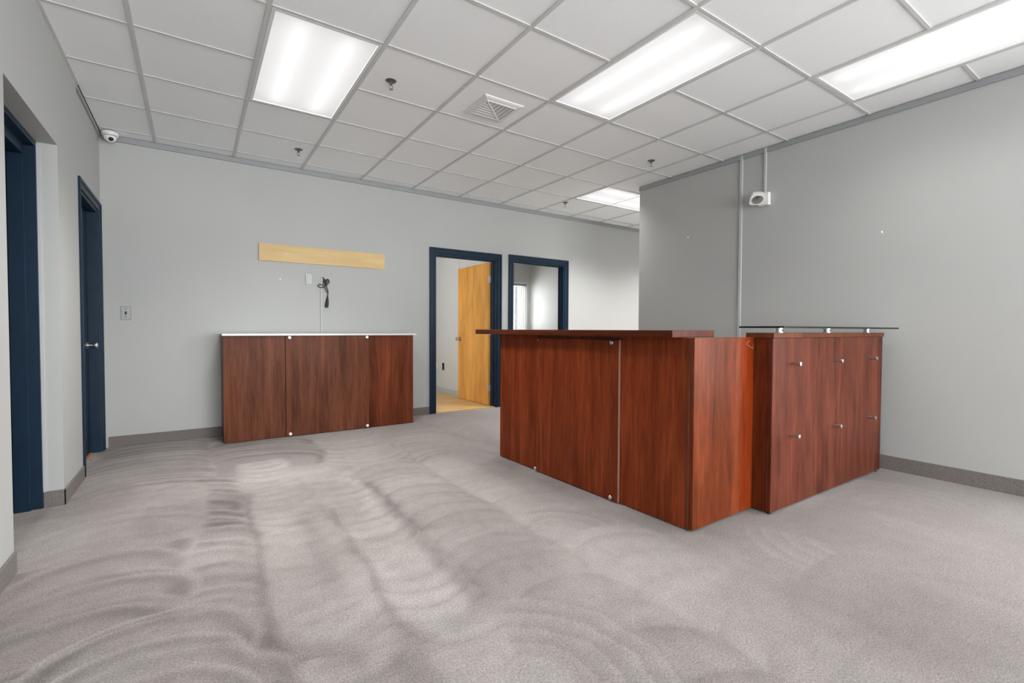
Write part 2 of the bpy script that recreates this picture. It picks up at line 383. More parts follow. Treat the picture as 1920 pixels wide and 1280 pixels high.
w5 = sempty('window_5', (0, 0, 0)); bm = bmesh.new()  # unseen window added in the right wall to brighten the left wall
for q in (SW5[0], (SW5[0] + SW5[1]) / 2 - .025, SW5[1] - .05): box(bm, XR + .03, XR + .09, q, q + .05, SW5[2], SW5[3])
box(bm, XR + .03, XR + .09, SW5[0], SW5[1], SW5[2], SW5[2] + .05); box(bm, XR + .03, XR + .09, SW5[0], SW5[1], SW5[3] - .05, SW5[3])
obj('window_frame', bm, 'whitemetal', w5)
bx('pane', 'pane', XR + .057, XR + .063, SW5[0] + .05, SW5[1] - .05, SW5[2] + .05, SW5[3] - .05, w5)
pl = bpy.data.lights.new('window_portal', 'AREA'); pl.shape = 'RECTANGLE'; pl.size = SW5[3] - SW5[2]; pl.size_y = SW5[1] - SW5[0]; pl.cycles.is_portal = True
po = bpy.data.objects.new('window_portal', pl); C.objects.link(po); po.location = (XR + .14, (SW5[0] + SW5[1]) / 2, (SW5[2] + SW5[3]) / 2); po.rotation_euler = (0, PI / 2, 0)

# wall tops: painted angle moulding
bx('trim_1', 'molding', XL, XE, YB - .014, YB, CZ - .045, CZ - .002)['kind'] = 'structure'
bx('trim_2', 'molding', XR - .014, XR, YF, YC, CZ - .045, CZ - .002)['kind'] = 'structure'
bx('trim_3', 'molding', XL - .012, XL + .002, 4.352, YB - .014, CZ - .03, CZ - .002)['kind'] = 'structure'
bx('trim_4', 'tee', XL, XL + .016, YF, 4.37, CZ - .008, CZ + .004)['kind'] = 'structure'
# carpet base strips
def base(name, *d): struct(bx(name, 'basecarpet', *d, bev=.002))
BH = .092
base('baseboard_back_left', X2 + .03, D3[0] - .075, YB - .009, YB, 0, BH)
base('baseboard_back_middle', D3[1] + .075, D4[0] - .075, YB - .009, YB, 0, BH)
base('baseboard_back_right', D4[1] + .075, XE, YB - .009, YB, 0, BH)
base('baseboard_left_near', XL, XL + .009, YF, O1[0], 0, BH)
base('baseboard_left_reveal', XL - .088, XL + .009, O1[1] - .009, O1[1] - .0005, 0, BH)
base('baseboard_left_far', XL, XL + .009, O1[1] - .009, 4.345, 0, BH)
base('baseboard_right', XR - .009, XR, YF, YC, 0, BH + .012)
base('baseboard_corridor', XR - .009, XE, YC, YC + .009, 0, BH + .012)

# ------------------------------------------------------------------ suspended ceiling
ceil = struct(bx('ceiling', 'reflector', XL - .4, XE, YF, YB + WT, CZ + .16, CZ + .22), 'suspended ceiling of square white tiles in a metal grid')
gi = lambda i: GX + T * i
gj = lambda j: GY + T * j
LIGHT = [(-1, 0, 'y'), (2, -2, 'y'), (4, -4, 'y'), (5, 2, 'x'), (-1, -5, 'y'), (2, -7, 'y'), (-1, -10, 'y'), (4, -9, 'y'), (8, 2, 'x'), (11, 2, 'x')]  # final pair are unseen panels added to brighten the corridor
lit = set()
for i, j, d in LIGHT:
    lit |= {(i, j), (i, j + 1)} if d == 'y' else {(i, j), (i + 1, j)}
def cellrange(lo, hi, g0):
    a = math.floor((lo - g0) / T + 1e-6); b_ = math.ceil((hi - g0) / T - 1e-6); return range(a, b_)
xcells = []
full = None
for i in cellrange(XL, XE, GX):
    for j in cellrange(YF, YB, GY):
        if (i, j) in lit: continue
        x0, x1, y0, y1 = gi(i), gi(i + 1), gj(j), gj(j + 1)
        ax0, ax1, ay0, ay1 = max(x0, XL), min(x1, XE), max(y0, YF), min(y1, YB)
        if ax0 >= XR - .01:
            if ay1 <= YC + .01: continue
            ay0 = max(ay0, YC)
        elif ax1 > XR and ay1 <= YC: ax1 = XR
        elif ax1 > XR and ay0 < YC: pass
        g = .004
        isfull = ax1 - ax0 > T - .01 and ay1 - ay0 > T - .01
        if isfull and full is not None:
            o = full.copy(); C.objects.link(o); o.location = (x0, y0, CZ); continue
        bm = bmesh.new(); wx, wy = ax1 - ax0, ay1 - ay0
        box(bm, g, wx - g, g, wy - g, .0045, .02, .002)
        o = obj('ceiling_tile', bm, 'tile', ceil); o.location = (ax0, ay0, CZ)
        if isfull: full = o
        continue
# tees: runners along Y are continuous, cross tees between them
def tee_y(x, y0, y1):
    bm = bmesh.new(); box(bm, -.012, .012, y0, y1, -.0015, .004, .001); box(bm, -.0015, .0015, y0, y1, .004, .04)
    o = obj('main_tee', bm, 'tee', ceil); o.location = (x, 0, CZ)
for i in cellrange(XL, XE, GX):
    x = gi(i)
    if x <= XL + .02 or x > XE: continue
    tee_y(x, YF if x < XR else YC, YB)
ctee = None
for i in cellrange(XL, XE, GX):
    for j in cellrange(YF, YB, GY):
        y = gj(j)
        if y < YF + .05: continue
        if (i, j) in lit and (i, j - 1) in lit: continue
        x0, x1 = max(gi(i), XL) + .012, min(gi(i + 1), XE) - .012
        if x0 > XR - .03 and y < YC: continue
        if y < YC: x1 = min(x1, XR)
        if x1 - x0 > T - .03 and ctee is not None:
            o = ctee.copy(); C.objects.link(o); o.location = (x0, y, CZ); continue
        bm = bmesh.new(); box(bm, 0, x1 - x0, -.010, .010, -.0010, .004, .001); box(bm, 0, x1 - x0, -.0015, .0015, .004, .035)
        o = obj('cross_tee', bm, 'tee', ceil); o.location = (x0, y, CZ)
        if x1 - x0 > T - .03: ctee = o

# ------------------------------------------------------------------ door frames
def casing_x(parent, a, b_, zt, y, out, wdt=.072):
    """moulded casing round an opening in a wall facing -Y"""
    for (x0, x1, inner) in ((a - wdt, a, 1), (b_, b_ + wdt, 0)):
        bm = bmesh.new()
        box(bm, x0, x1, y - out * .55, y, 0, zt + (wdt if True else 0), .002)
        xo = (x0, x0 + .022) if inner else (x1 - .022, x1)
        box(bm, xo[0], xo[1], y - out, y - out * .5, 0, zt + wdt, .003)
        xm = (x1 - .02, x1 - .006) if inner else (x0 + .006, x0 + .02)
        box(bm, xm[0], xm[1], y - out * .8, y - out * .5, 0, zt + .012, .002)
        obj('casing', bm, 'blue', parent)
    bm = bmesh.new()
    box(bm, a, b_, y - out * .55, y, zt, zt + wdt, .002)
    box(bm, a - wdt + .02, b_ + wdt - .02, y - out, y - out * .5, zt + wdt - .022, zt + wdt, .003)
    box(bm, a - .012, b_ + .012, y - out * .8, y - out * .5, zt + .006, zt + .02, .002)
    obj('head_casing', bm, 'blue', parent)
def frame_x(name, d, label):
    a, b_, zt = d
    f = sempty(name, (0, 0, 0), label)
    casing_x(f, a, b_, zt, YB, .02)
    j = .018
    for nm, q in (('jamb', (a, a + j, YB, YB + WT, 0, zt - j)), ('jamb', (b_ - j, b_, YB, YB + WT, 0, zt - j)), ('head_jamb', (a, b_, YB, YB + WT, zt - j, zt))):
        bx(nm, 'blue', *q, parent=f)
    for nm, q in (('door_stop', (a + j, a + j + .012, YB + .045, YB + .075, 0, zt - j)), ('door_stop', (b_ - j - .012, b_ - j, YB + .045, YB + .075, 0, zt - j)), ('door_stop', (a + j, b_ - j, YB + .045, YB + .075, zt - j - .012, zt - j))):
        bx(nm, 'blue', *q, parent=f)
    return f
d3 = frame_x('door_3', D3, 'navy door frame around the doorway with the open wooden door')
d4 = frame_x('door_4', D4, 'navy door frame around the doorway to the bright room')
# open wooden door slab of door_3
slab = bx('door_slab', 'doorwood', 3.302, 3.342, YB + WT + .01, YB + WT + .885, .012, 1.945, d3, .002); slab['label'] = 'golden wooden door standing open'
def knob(parent, pos, axis, mat='brass', s=1.0):
    bm = bmesh.new(); lathe(bm, pos, axis, [(.031 * s, 0), (.031 * s, .006 * s), (.012 * s, .010 * s), (.011 * s, .032 * s), (.022 * s, .040 * s), (.027 * s, .052 * s), (.024 * s, .064 * s), (.010 * s, .069 * s)], 20)
    return obj('door_knob', bm, mat, parent, True)
knob(slab, (3.302, YB + WT + .82, .90), (-1, 0, 0)); knob(slab, (3.342, YB + WT + .82, .90), (1, 0, 0), s=.7)
for z in (.25, 1.0, 1.72):
    bm = bmesh.new(); box(bm, 3.306, 3.3425, YB + WT + .003, YB + WT + .0105, z - .045, z + .045); cyl(bm, (3.338, YB + WT + .004, z - .045), (3.338, YB + WT + .004, z + .045), .006, n=10)
    obj('hinge', bm, 'hingemetal', slab)

# recessed door in left wall (door_1)
d1 = sempty('door_1', (0, 0, 0), 'navy door set deep in the left wall')
xa, xb = XL - .088, XL - .26
for nm, y0, y1 in (('jamb', O1[1] - .022, O1[1]), ('jamb', O1[0], O1[0] + .022)):
    bx(nm, 'blue', xb, xa, y0, y1, 0, O1[2] - .03, d1, .002)
    yy = (y0 - .016, y0) if nm and y0 > 3.3 else (y1, y1 + .016)
    bx('door_stop', 'blue', xa - .115, xa - .048, yy[0], yy[1], 0, O1[2] - .085, d1, .002)
bx('head_jamb', 'blue', xb, xa, O1[0], O1[1], O1[2] - .03, O1[2], d1, .002)
bx('door_stop', 'blue', xa - .115, xa - .048, O1[0] + .022, O1[1] - .022, O1[2] - .085, O1[2] - .03, d1, .002)
s1 = bx('door_slab', 'blue', xb + .002, xb + .042, O1[0] + .025, O1[1] - .025, .008, O1[2] - .035, d1, .002)
for z in (.25, 1.02, 1.76):
    bx('hinge', 'blue', xa - .16, xa - .125, O1[1] - .0255, O1[1] - .0215, z - .05, z + .05, d1, .001)
# reveal corner bead strip beside the frame
bx('edge_bead', 'race', xa - .002, xa + .014, O1[1] - .008, O1[1] - .0005, BH, O1[2] - .01, d1)

# second left door (door_2)
d2 = sempty('door_2', (0, 0, 0), 'navy panel door with steel knob in the far left corner')
a, b_, zt = O2; wd = .068
for y0, y1, first in ((a - wd, a, 1), (b_, b_ + wd, 0)):
    bm = bmesh.new(); box(bm, X2, X2 + .013, y0, y1, 0, zt + wd, .002)
    yo = (y0, y0 + .022) if first else (y1 - .022, y1)
    box(bm, X2 + .010, X2 + .021, yo[0], yo[1], 0, zt + wd, .003)
    obj('casing', bm, 'blue', d2)
bm = bmesh.new(); box(bm, X2, X2 + .013, a, b_, zt, zt + wd, .002); box(bm, X2 + .010, X2 + .021, a - wd + .02, b_ + wd - .02, zt + wd - .022, zt + wd, .003)
obj('head_casing', bm, 'blue', d2)
bx('jamb', 'blue', X2 - .13, X2, b_ - .02, b_, 0, zt - .02, d2, .002); bx('jamb', 'blue', X2 - .13, X2, a, a + .02, 0, zt - .02, d2, .002)
bx('head_jamb', 'blue', X2 - .13, X2, a, b_, zt - .02, zt, d2, .002)
s2 = bx('door_slab', 'blue', X2 - .108, X2 - .068, a + .023, b_ - .023, .010, zt - .024, d2, .002)
bx('door_stop', 'blue', X2 - .128, X2 - .109, b_ - .034, b_ - .02, 0, zt - .02, d2, .001)
knob(s2, (X2 - .068, b_ - .085, .90), (1, 0, 0), 'chrome')
bx('threshold', 'orangewood', X2 - .13, X2 - .055, a + .02, b_ - .02, 0.0, .006, d2)

# ------------------------------------------------------------------ rooms behind the back wall
YR = YB + WT
PX = 3.40
struct(bx('floor_wood_room', 'floorwood', .9, PX, YB + .012, 9.0, -.03, .004), 'yellow plank floor of the room behind the open door')
pl_parent = bpy.data.objects['floor_wood_room']
k = 0
for r in range(40):                 # planks run along X
    y0 = YB + .014 + r * .085
    if y0 > 8.6: break
    x = .9 - random.random() * .8
    while x < PX:
        x1 = min(x + 1.1, PX); xs_ = max(x, .9)
        if x1 - xs_ > .05 and x1 > 2.0: bx('plank', 'floorwood', xs_ + .0008, x1 - .0008, y0 + .0008, y0 + .0842, .004, .0075, pl_parent)
        x += 1.1
wall_with_holes_y('wall_partition', 'wallroom', PX, PX + .10, YR, 9.0, ZT, [], 'pale grey partition wall seen through the open doorway')
bx('seam_strip', 'wall', PX - .002, PX + .001, 6.515, 6.525, .1, CZ, bpy.data.objects['wall_partition'])
bm = bmesh.new(); box(bm, PX - .012, PX, YR, 8.95, 0, .085, .002); box(bm, PX - .018, PX - .012, YR, 8.95, 0, .02); box(bm, PX - .015, PX - .011, YR, 8.95, .07, .08)
struct(obj('baseboard_room', bm, 'baserm'))
wall_with_holes_x('wall_room_end', 'wallroom', .8, PX, 9.0, 9.1, ZT, [])
wall_with_holes_y('wall_room_side', 'wallroom', .8, .9, YR, 9.0, ZT, [(6.05, 7.15, .98, 2.02)])
struct(bx('ceiling_room', 'tile', .8, PX + .1, YR, 9.1, CZ, CZ + .03))
# bright room
YW = 8.4; XW = 6.12
struct(bx('floor_bright_room', 'floorwood', PX + .10, XW, YB + .012, YW, -.03, .004))
W1 = (5.22, 5.985, .95, 2.02)
wall_with_holes_x('wall_bright_end', 'wallroom', PX + .1, XW + .1, YW, YW + .1, ZT, [W1])
struct(bx('wall_bright_side', 'wallroom', XW, XW + .1, YR, YW, 0, ZT))
struct(bx('ceiling_bright', 'tile', PX + .1, XW + .1, YR, YW + .1, CZ, CZ + .03))
w1 = sempty('window_1', (0, 0, 0), 'bright window with white frame seen through the second doorway')
bm = bmesh.new(); fy0, fy1 = YW - .015, YW + .07
for q in ((W1[0] - .05, W1[0] + .03), (W1[1] - .04, W1[1] + .04), (5.58, 5.62)): box(bm, q[0], q[1], fy0, fy1, W1[2] - .04, W1[3] + .04, .003)
box(bm, W1[0], W1[1], fy0, fy1, W1[2] - .04, W1[2] + .03, .003); box(bm, W1[0], W1[1], fy0, fy1, W1[3] - .03, W1[3] + .04, .003)
obj('window_frame', bm, 'whitemetal', w1)
bx('pane', 'pane', W1[0] + .03, W1[1] - .04, YW + .03, YW + .036, W1[2] + .03, W1[3] - .03, w1)
bx('blind_rail', 'molding', W1[0], W1[1] - .02, YW - .075, YW - .035, W1[3] - .05, W1[3] - .005, w1)
for k_ in range(5):
    o = bx('blind_slat', 'white', -.002, .002, -.035, .035, W1[2], W1[3] - .055, w1); o.location = (5.70 + .055 * k_, YW - .055, 0); o.rotation_euler = (0, 0, .5 + .12 * k_)
for (nm, cx_, cy_, cz_, sx_, sz_) in (('portal_bright', (W1[0] + W1[1]) / 2, YW + .12, (W1[2] + W1[3]) / 2, W1[1] - W1[0], W1[3] - W1[2]),):
    pl = bpy.data.lights.new(nm, 'AREA'); pl.shape = 'RECTANGLE'; pl.size = sx_; pl.size_y = sz_; pl.cycles.is_portal = True
    po = bpy.data.objects.new(nm, pl); C.objects.link(po); po.location = (cx_, cy_, cz_); po.rotation_euler = (-PI / 2, 0, 0)

pl = bpy.data.lights.new('portal_room', 'AREA'); pl.shape = 'RECTANGLE'; pl.size = 1.04; pl.size_y = 1.1; pl.cycles.is_portal = True
po = bpy.data.objects.new('portal_room', pl); C.objects.link(po); po.location = (.78, 6.6, 1.50); po.rotation_euler = (0, -PI / 2, 0)

w6 = sempty('window_6', (0, 0, 0)); bm = bmesh.new()  # unseen window added to light the open door and partition
for q in (6.05, 7.11): box(bm, .82, .88, q, q + .04, .98, 2.02)
box(bm, .82, .88, 6.09, 7.11, .98, 1.02); box(bm, .82, .88, 6.09, 7.11, 1.98, 2.02)
obj('window_frame', bm, 'whitemetal', w6)
bx('pane', 'pane', .847, .853, 6.09, 7.11, 1.02, 1.98, w6)

# ================================================================== OBJECTS
# ------------------------------------------------------------------ reception desk (front wing + end panel)
DX, DY, DTH = 2.112, 1.481, math.radians(1.15)
desk = thing('reception_desk', (DX, DY, 0), 'tall cherry veneer reception desk wing with overhanging counter in front of the doorways', 'desk', rz=DTH)
H = 1.004; LN = 1.79
# local axes: x into the desk (away from the front face), y along the front towards the back wall
lb('end_panel', 'cherry_red', desk, (0.0, .448, 0.0, .024, .012, H), .0008)
lb('end_board', 'cherry_bright', desk, (.4482, .574, 0.0, .024, .012, H), .0008)
lb('corner_post', 'cherry_dark', desk, (-.001, .020, .0245, .040, .006, H), .0012)
lb('near_panel', 'cherry', desk, (.004, .024, .0405, .496, .006, H), .0012)
pm = lb('middle_panel', 'cherry', desk, (-.009, .010, .500, 1.292, .008, H - .022), .0012)
lb('edge_strip', 'edgepink', desk, (-.0095, .009, .4965, .4998, .008, H - .022))
lb('backing_panel', 'cherry_dark', desk, (.0105, .024, .4965, 1.2915, .006, H))
lb('far_panel', 'cherry', desk, (.004, .024, 1.2925, LN, .006, H), .0012)
lb('far_end_panel', 'cherry_dark', desk, (.0245, .58, LN - .024, LN, .006, .74), .0012)
top = lb('counter_top', 'cherry_edge', desk, (-.088, .285, .070, 2.035, H + .0005, H + .038), .002)
lb('work_surface', 'cherry_dark', desk, (.026, .570, .0245, LN - .025, .715, .745), .0015)
def cap(parent, pos, axis, r=.0135, mat='chrome', name='cap_bolt'):
    bm = bmesh.new(); lathe(bm, pos, axis, [(r * .6, 0), (r * .6, .008), (r, .009), (r, .017), (r * .75, .0205)], 18)
    return obj(name, bm, mat, parent, True)
for y, z in ((.545, .967), (.545, .030), (1.305 - .02, .025)):
    cap(pm, (-.009, y, z), (-1, 0, 0))
bm = bmesh.new(); lathe(bm, (-.0088, 1.277, .967), (-1, 0, 0), [(.004, 0), (.004, .001)], 10); obj('bolt_hole', bm, 'maple', pm)
# scratched pencil mark on the end panel
bm = bmesh.new()
pts = [(.520, -.0004, .985), (.490, -.0004, .965), (.530, -.0004, .950), (.562, -.0004, .938), (.566, -.0004, .962)]
tube(bm, pts, .0012, 6); o = obj('scratch', bm, 'molding', desk)

# ------------------------------------------------------------------ hutch return with pegs
hut = thing('desk_return', (2.690, 1.386, 0), 'cherry veneer desk return with six steel pegs beside the right wall', 'desk')
HW = 1.553
lb('front_panel', 'cherry_hutch', hut, (0, HW, 0, .030, .012, 1.0005), .0015)
lb('side_panel', 'cherry_red', hut, (.002, .026, .0305, .150, .012, 1.0005), .001)
lb('side_panel', 'cherry_dark', hut, (HW - .026, HW - .002, .0305, .150, .012, 1.0005), .001)
lb('back_panel', 'cherry_dark', hut, (.0265, HW - .0265, .130, .150, .012, 1.0005))
lb('top_board', 'cherry_dark', hut, (-.004, HW + .010, -.006, .156, 1.001, 1.030), .0015)
lb('work_surface', 'cherry_dark', hut, (.0, HW - .02, .151, .75, .715, .745), .0015)
lb('rear_panel', 'cherry_dark', hut, (HW - .05, HW - .026, .151, .74, .01, .714))
lb('rear_leg', 'cherry_dark', hut, (.0, .024, .70, .74, .0, .714))
for x in (.02, HW - .05):
    bm = bmesh.new(); cyl(bm, (x, .015, 0), (x, .015, .0125), .011, n=14); obj('foot', bm, 'black', hut)
peg0 = None
for x in (.223, .772, 1.322):
    for z in (.849, .426):
        if peg0 is None:
            bm = bmesh.new(); lathe(bm, (0, 0, 0), (0, -1, 0), [(.0085, 0), (.0085, .026), (.0065, .027), (.0065, .030), (.0125, .031), (.0135, .040), (.0125, .048), (.005, .050)], 18)
            peg0 = obj('steel_peg', bm, 'chrome', hut, True); peg0.location = (x, 0, z)
        else:
            o = peg0.copy(); C.objects.link(o); o.location = (x, 0, z)
# glass shelf on standoffs: a thing of its own resting on the hutch
gs = thing('glass_shelf', (2.690, 1.386, 1.0302), 'clear glass transaction shelf on three steel standoffs above the desk return', 'shelf')
bm = bmesh.new(); box(bm, -.06, 1.582, -.086, .166, .0265, .0365)
me_o = obj('glass_top', bm, 'glass', gs); me_o.data.materials.append(M['glassedge'])
for p in me_o.data.polygons:
    if abs(p.normal.z) < .9: p.material_index = 1
for x in (.185, .802, 1.445):
    bm = bmesh.new(); lathe(bm, (x, .064, 0), (0, 0, 1), [(.024, 0), (.024, .006), (.017, .007), (.017, .020), (.022, .021), (.022, .0262)], 20); obj('standoff', bm, 'chrome', gs, True)

# ------------------------------------------------------------------ sideboard against back wall
sb = thing('sideboard', (.213, 4.972, 0), 'dark cherry veneer sideboard with silver grey top against the back wall', 'sideboard')
SW = 1.803; SH = .975; SD = .385
lb('left_panel', 'cherry_dark', sb, (0, .506, 0, .020, .004, SH), .0015)
pm2 = lb('middle_panel', 'cherry_dark', sb, (.512, 1.308, -.010, .010, .006, SH), .0015)
lb('right_panel', 'cherry_mid', sb, (1.3095, SW, 0, .020, .004, SH), .0015)
lb('backing_panel', 'cherry_dark', sb, (.5065, 1.309, .0105, .020, .004, SH))
lb('side_panel', 'cherry_dark', sb, (.0, .020, .0205, SD, .004, SH), .001)
lb('side_panel', 'cherry_dark', sb, (SW - .020, SW, .0205, SD, .004, SH), .001)
lb('shelf_board', 'cherry_dark', sb, (.0205, SW - .0205, .0205, SD, .45, .47))
st_ = lb('top_board', 'topgrey', sb, (-.008, SW + .030, -.022, SD + .004, SH + .0005, SH + .020), .002)
for x, z in ((.545, .957), (1.285, .957), (.547, .030), (1.287, .030)):
    cap(pm2, (x, -.010, z), (0, -1, 0), .0145, 'white', 'cap_bolt')

# ------------------------------------------------------------------ things on the back wall
bd = bx('wall_board', 'maple', .546, 1.827, YB - .020, YB - .0005, 1.727, 1.899, None, .0015)
tag(bd, 'raw blond wooden board fixed to the back wall', 'board')
for x in (.80, 1.62):
    bm = bmesh.new(); lathe(bm, (x, YB - .020, 1.81), (0, -1, 0), [(.004, 0), (.004, .0006)], 10); obj('screw', bm, 'chrome', bd)
op = thing('outlet_plate', (1.014, YB, 1.570), 'steel wall plate with white insert beneath the wooden board', 'wall plate')
lb('cover_plate', 'steelplate', op, (-.034, .034, -.006, -.0005, -.056, .056), .002)
lb('insert', 'race', op, (-.022, .022, -.0095, -.0062, -.044, .040), .0015)
for z in (-.050, .050):
    bm = bmesh.new(); lathe(bm, (0, -.006, z), (0, -1, 0), [(.004, 0), (.004, .0015)], 10); obj('screw', bm, 'white', op)
sw = thing('light_switch', (-.498, YB, 1.175), 'steel light switch plate on the back wall near the corner door', 'light switch')
lb('cover_plate', 'steelplate', sw, (-.036, .036, -.006, -.0005, -.059, .059), .002)
lb('switch_slot', 'black', sw, (-.006, .006, -.0075, -.0062, -.014, .014))
bm = bmesh.new(); cyl(bm, (0, -.007, 0), (.0, -.022, .010), .0045, .0035, 10); obj('toggle', bm, 'black', sw)
for z in (-.034, .034):
    bm = bmesh.new(); lathe(bm, (0, -.006, z), (0, -1, 0), [(.0035, 0), (.0035, .0012)], 10); obj('screw', bm, 'darkvoid', sw)
rc = bx('cable_raceway', 'race', 1.128, 1.143, YB - .011, YB - .0005, .10, 1.590, None, .002)
tag(rc, 'thin grey vertical cable raceway rising behind the sideboard', 'raceway')
# black coiled cord hanging from the raceway top
cz = 1.0
def spline(P, n=14):
    P = [Vector(p) for p in P]; out = []
    for i in range(len(P) - 1):
        p0, p1, p2, p3 = P[max(i - 1, 0)], P[i], P[i + 1], P[min(i + 2, len(P) - 1)]
        for k in range(n):
            t = k / n
            out.append(.5 * ((2 * p1) + (p2 - p0) * t + (2 * p0 - 5 * p1 + 4 * p2 - p3) * t * t + (3 * p1 - p0 - 3 * p2 + p3) * t ** 3))
    return out + [P[-1]]
def wp(px, py, y=.016):       # bundle drawn in wall coordinates (metres)
    return (px, YB - y, py)
cord = thing('power_cord', (1.165, YB, 1.30), 'black coiled power cord hanging from the raceway on the back wall', 'cord')
def rel(pts): return [(p[0] - 1.165, p[1] - YB, p[2] - 1.30) for p in pts]
bm = bmesh.new()
tube(bm, spline(rel([wp(1.150, 1.592, .010), wp(1.160, 1.585), wp(1.168, 1.552), wp(1.182, 1.520, .022), wp(1.200, 1.548, .026), wp(1.212, 1.566, .024), wp(1.200, 1.575, .02), wp(1.178, 1.560, .018), wp(1.176, 1.530, .028), wp(1.190, 1.512, .03),
    wp(1.214, 1.545, .03), wp(1.204, 1.572, .028), wp(1.186, 1.548, .024), wp(1.172, 1.500, .024), wp(1.148, 1.484, .022), wp(1.112, 1.490, .018), wp(1.102, 1.504, .016), wp(1.120, 1.516, .018), wp(1.152, 1.508, .026), wp(1.172, 1.478, .028),
    wp(1.192, 1.440, .024), wp(1.202, 1.436, .02), wp(1.200, 1.462, .022), wp(1.184, 1.500, .028), wp(1.160, 1.530, .024), wp(1.160, 1.560, .02), wp(1.168, 1.575, .018), wp(1.172, 1.545, .03), wp(1.192, 1.480, .03), wp(1.204, 1.440, .02), wp(1.200, 1.395, .018)])), .0042, 7)
obj('cable', bm, 'black', cord, True)
bm = bmesh.new(); lathe(bm, rel([wp(1.201, 1.398, .018)])[0], (-.10, 0, -1), [(.005, 0), (.008, .02), (.015, .05), (.018, .09), (.017, .125), (.013, .128)], 14); obj('plug', bm, 'black', cord, True)
# small wall anchors
for (p, ax, lab) in (((XR, 3.141, 2.021), (-1, 0, 0), 'small white wall anchor on the right wall left of the long raceway'), ((XR, 1.440, 1.792), (-1, 0, 0), 'small white wall anchor above the desk return on the right wall'),
                 ((.738, YB, 1.55), (0, -1, 0), 'tiny white wall anchor left of the steel plate on the back wall')):
    bm = bmesh.new(); lathe(bm, p, ax, [(.009, .0003), (.009, .002), (.004, .006)], 12); tag(obj('wall_anchor', bm, 'white', None, True), lab, 'wall anchor')

# ------------------------------------------------------------------ outlets in the far room
for y, mt, lab in ((7.333, 'white', 'white outlet plate on the partition wall seen through the open doorway'), (7.09, 'black', 'black outlet plate on the partition wall seen through the open doorway')):
    t = thing('wall_outlet', (PX, y, .43), lab, 'outlet')
    lb('cover_plate', mt, t, (-.006, -.0005, -.036, .036, -.058, .058), .002)
    for z in (-.022, .022): lb('socket', mt, t, (-.009, -.0062, -.015, .015, z - .014, z + .014), .001)

# ------------------------------------------------------------------ right wall: raceways, emergency light head
r1 = bx('wall_raceway', 'race', XR - .017, XR - .0005, 2.542, 2.570, BH + .014, CZ - .003, None, .003)
tag(r1, 'full height painted raceway on the right wall', 'raceway')
r2 = bx('wall_raceway', 'race', XR - .017, XR - .0005, 2.318, 2.340, 2.292, CZ - .003, None, .003)
tag(r2, 'short painted raceway dropping to the emergency lamp', 'raceway')
el = thing('emergency_lamp', (XR, 2.325, 2.235), 'white emergency lamp head on the right wall under the short raceway', 'lamp')
lb('mounting_box', 'white', el, (-.042, -.0005, -.045, .045, -.058, .056), .004)
bm = bmesh.new(); cyl(bm, (-.040, 0, .0), (-.066, .010, -.004), .014, n=14); obj('swivel', bm, 'white', el, True)
hd = Matrix.Translation((-.110, .020, .004)) @ Vector((-.42, -.38, -.82)).normalized().to_track_quat('Z', 'Y').to_matrix().to_4x4()
bm = bmesh.new()
prof = [(-.034, .042), (.0, .060), (.024, .062)]
rings = []
n = 28
for h, s in prof:
    ring = []
    for k in range(n):
        a = 2 * PI * k / n; c_, s_ = math.cos(a), math.sin(a); e = .45
        ring.append(bm.verts.new(hd @ Vector((s * math.copysign(abs(c_) ** e, c_), s * math.copysign(abs(s_) ** e, s_), h))))
    rings.append(ring)
for A, B in zip(rings, rings[1:]):
    for k in range(n): bm.faces.new([A[k], A[(k + 1) % n], B[(k + 1) % n], B[k]])
bm.faces.new(rings[0][::-1]); bm.faces.new(rings[-1])
hdo = obj('lamp_head', bm, 'white', el, True)
bm = bmesh.new(); lathe(bm, hd @ Vector((0, 0, .0238)), (hd.to_3x3() @ Vector((0, 0, 1))), [(.055, 0), (.055, .003), (.050, .0035)], 28); obj('bezel', bm, 'white', hdo, True)
bm = bmesh.new(); lathe(bm, hd @ Vector((0, 0, .0274)), (hd.to_3x3() @ Vector((0, 0, 1))), [(.047, 0), (.047, .001), (.030, .005), (.006, .008)], 28); obj('lens', bm, 'chrome', hdo, True)

